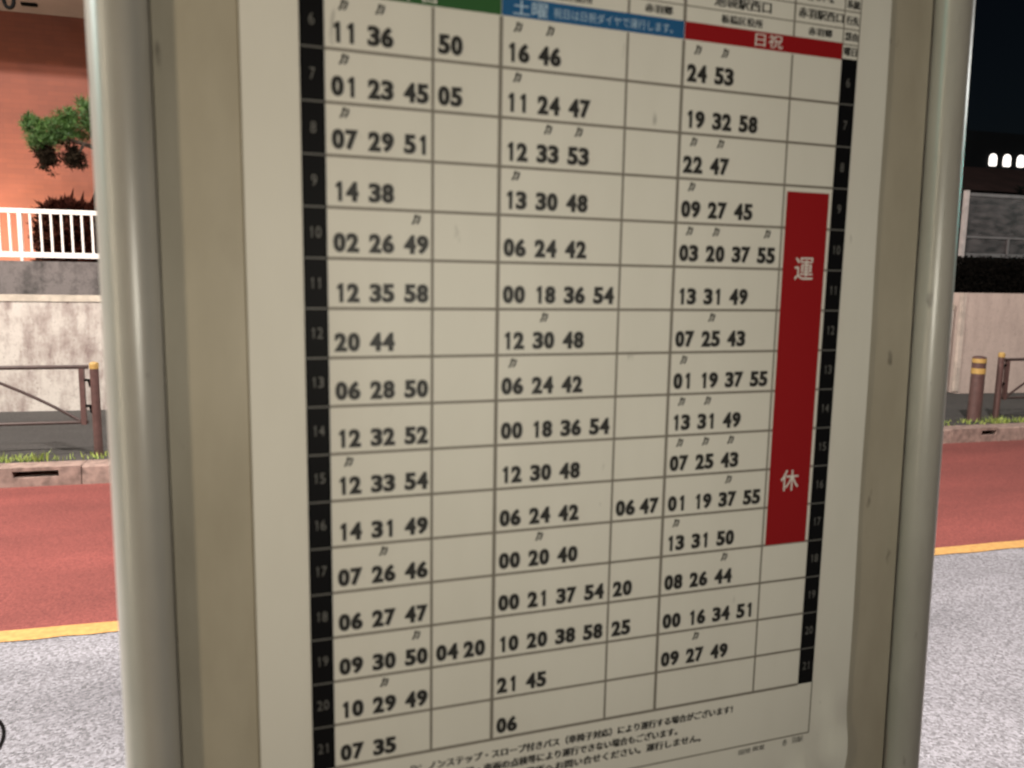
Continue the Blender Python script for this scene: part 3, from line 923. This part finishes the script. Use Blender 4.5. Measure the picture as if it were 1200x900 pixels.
def times(rows, xa, xb, lab):
    bm = bmesh.new()
    bmk = bmesh.new()
    for h, main, extra in rows:
        zb = 6 - h + 0.135
        for x, txt, pt in ((xa + 0.11, main, 0.712), (xb + 0.10, extra, 0.635)):
            for i, tok in enumerate(txt.split()):
                x0 = x + i * pt
                if tok[0] == 'n':
                    tok = tok[1:]
                    mark(bmk, x0 + 0.15, 6 - h + 0.725)
                digits(bm, tok, x0 - 0.01, zb - 0.01, 0.385, 0.262, 0.228, 3)
    embolden(bm, 0.020)
    o = obj('departure_times', bm, M_INK, sheet, label=lab)
    obj('bus_type_marks', bmk, M_MARK, o)
times(WEEK, CX['l1'], CX['c2'], 'weekday departure times under the green header')
times(SAT, CX['c3'], CX['c4'], 'saturday departure times under the blue header')
times(SUN, CX['c5'], CX['c6'], 'sunday departure times under the red header')

# day headers
hd = []
for a, b_, m_, lab in ((CX['l1'], CX['c3'] + 0.0, M_GREENI, 'green weekday header band'), (CX['c3'] + 0.002, CX['c5'], M_BLUEI, 'blue saturday header band'), (CX['c5'] + 0.002, CX['r0'], M_REDI, 'dark red holiday header band')):
    bm = bmesh.new(); rect(bm, a + 0.01, b_ - 0.005, 1.02, 1.40, 3)
    hd.append(obj('day_header', bm, m_, sheet, label=lab))
bm = bmesh.new(); put(bm, '平日', -2.12, -1.36, 1.06, 1.36, 4, 0.004); obj('header_text', bm, M_WHITEI, hd[0])
bm = bmesh.new(); put(bm, '土曜', 0.25, 1.02, 1.06, 1.36, 4, 0.006)
put(bm, '祝日は日祝ダイヤで運行します。', 1.15, 3.98, 1.10, 1.30, 4, 0.0); obj('header_text', bm, M_PALEI, hd[1])
bm = bmesh.new(); put(bm, '日祝', 6.13, 6.89, 1.07, 1.37, 4, 0.004); obj('header_text', bm, M_WHITEI, hd[2])

# route header rows
bm = bmesh.new()
for xa, xb, xc in ((CX['l1'], CX['c2'], CX['c3']), (CX['c3'], CX['c4'], CX['c5']), (CX['c5'], CX['c6'], CX['r0'])):
    w1 = xb - xa
    put(bm, '池袋駅西口', xa + w1 * 0.25, xa + w1 * 0.77, 1.81, 2.07, 3, 0.008)
    put(bm, '板橋区役所', xa + w1 * 0.32, xa + w1 * 0.70, 1.47, 1.66, 3, 0.006)
    put(bm, '赤羽駅西口', xb + 0.09, xc - 0.04, 1.84, 2.07, 3, 0.008)
    m_ = (xb + xc) / 2
    put(bm, '赤羽郷', m_ - 0.31, m_ + 0.37, 1.48, 1.66, 3, 0.006)
    put(bm, '赤51-2', m_ - 0.42, m_ + 0.36, 2.24, 2.52, 3, 0.006)
    put(bm, '赤51', xa + w1 * 0.36, xa + w1 * 0.66, 2.24, 2.52, 3, 0.006)
for a, b_ in ((CX['l0'], CX['l1']), (CX['r0'], CX['r1'])):
    for s_, z_ in (('系統', 2.20), ('行先', 1.83), ('経由', 1.47), ('曜日', 1.12)):
        put(bm, s_, a + 0.05, b_ - 0.05, z_, z_ + 0.20, 3, 0.010)
embolden(bm, 0.012)
obj('route_header', bm, M_INK, sheet)

# red "no service" block
bm = bmesh.new(); rect(bm, CX['c6'] + 0.09, 8.51, -11.0, -2.14, 3)
blk = obj('no_service_block', bm, M_REDI, sheet)
bm = bmesh.new()
put(bm, '運', 7.63, 8.18, -4.25, -3.70, 4, 0.004)
obj('no_service_text', bm, M_WHITEI, blk)
bm = bmesh.new()
put(bm, '休', 7.62, 8.17, -9.60, -9.05, 4, 0.004)
obj('no_service_text', bm, M_WHITEI, blk)

# foot notes
bm = bmesh.new()
put(bm, 'ﾉﾝ：ノンステップ・スロープ付きバス（車椅子対応）により運行する場合がございます！', -1.95, 6.57, -15.47, -15.25, 3, 0.012)
put(bm, '道路状況・天候・車両の点検等により運行できない場合もございます。', -1.95, 4.95, -15.79, -15.57, 3, 0.012)
put(bm, '（車椅子）でのご利用は営業所へお問い合せください。運行しません。', -1.95, 5.65, -16.10, -15.88, 3, 0.012)
embolden(bm, 0.016)
obj('foot_notes', bm, M_INK, sheet)
bm = bmesh.new()
put(bm, '国際', 6.85, 7.22, -16.72, -16.57, 3, 0.0)
put(bm, '興業', 7.28, 7.66, -16.70, -16.55, 3, 0.0)
put(bm, '赤', 8.22, 8.38, -16.72, -16.53, 3, 0.0)
put(bm, '羽駅', 8.52, 8.90, -16.70, -16.53, 3, 0.0)
obj('company_line', bm, M_MARK, sheet)
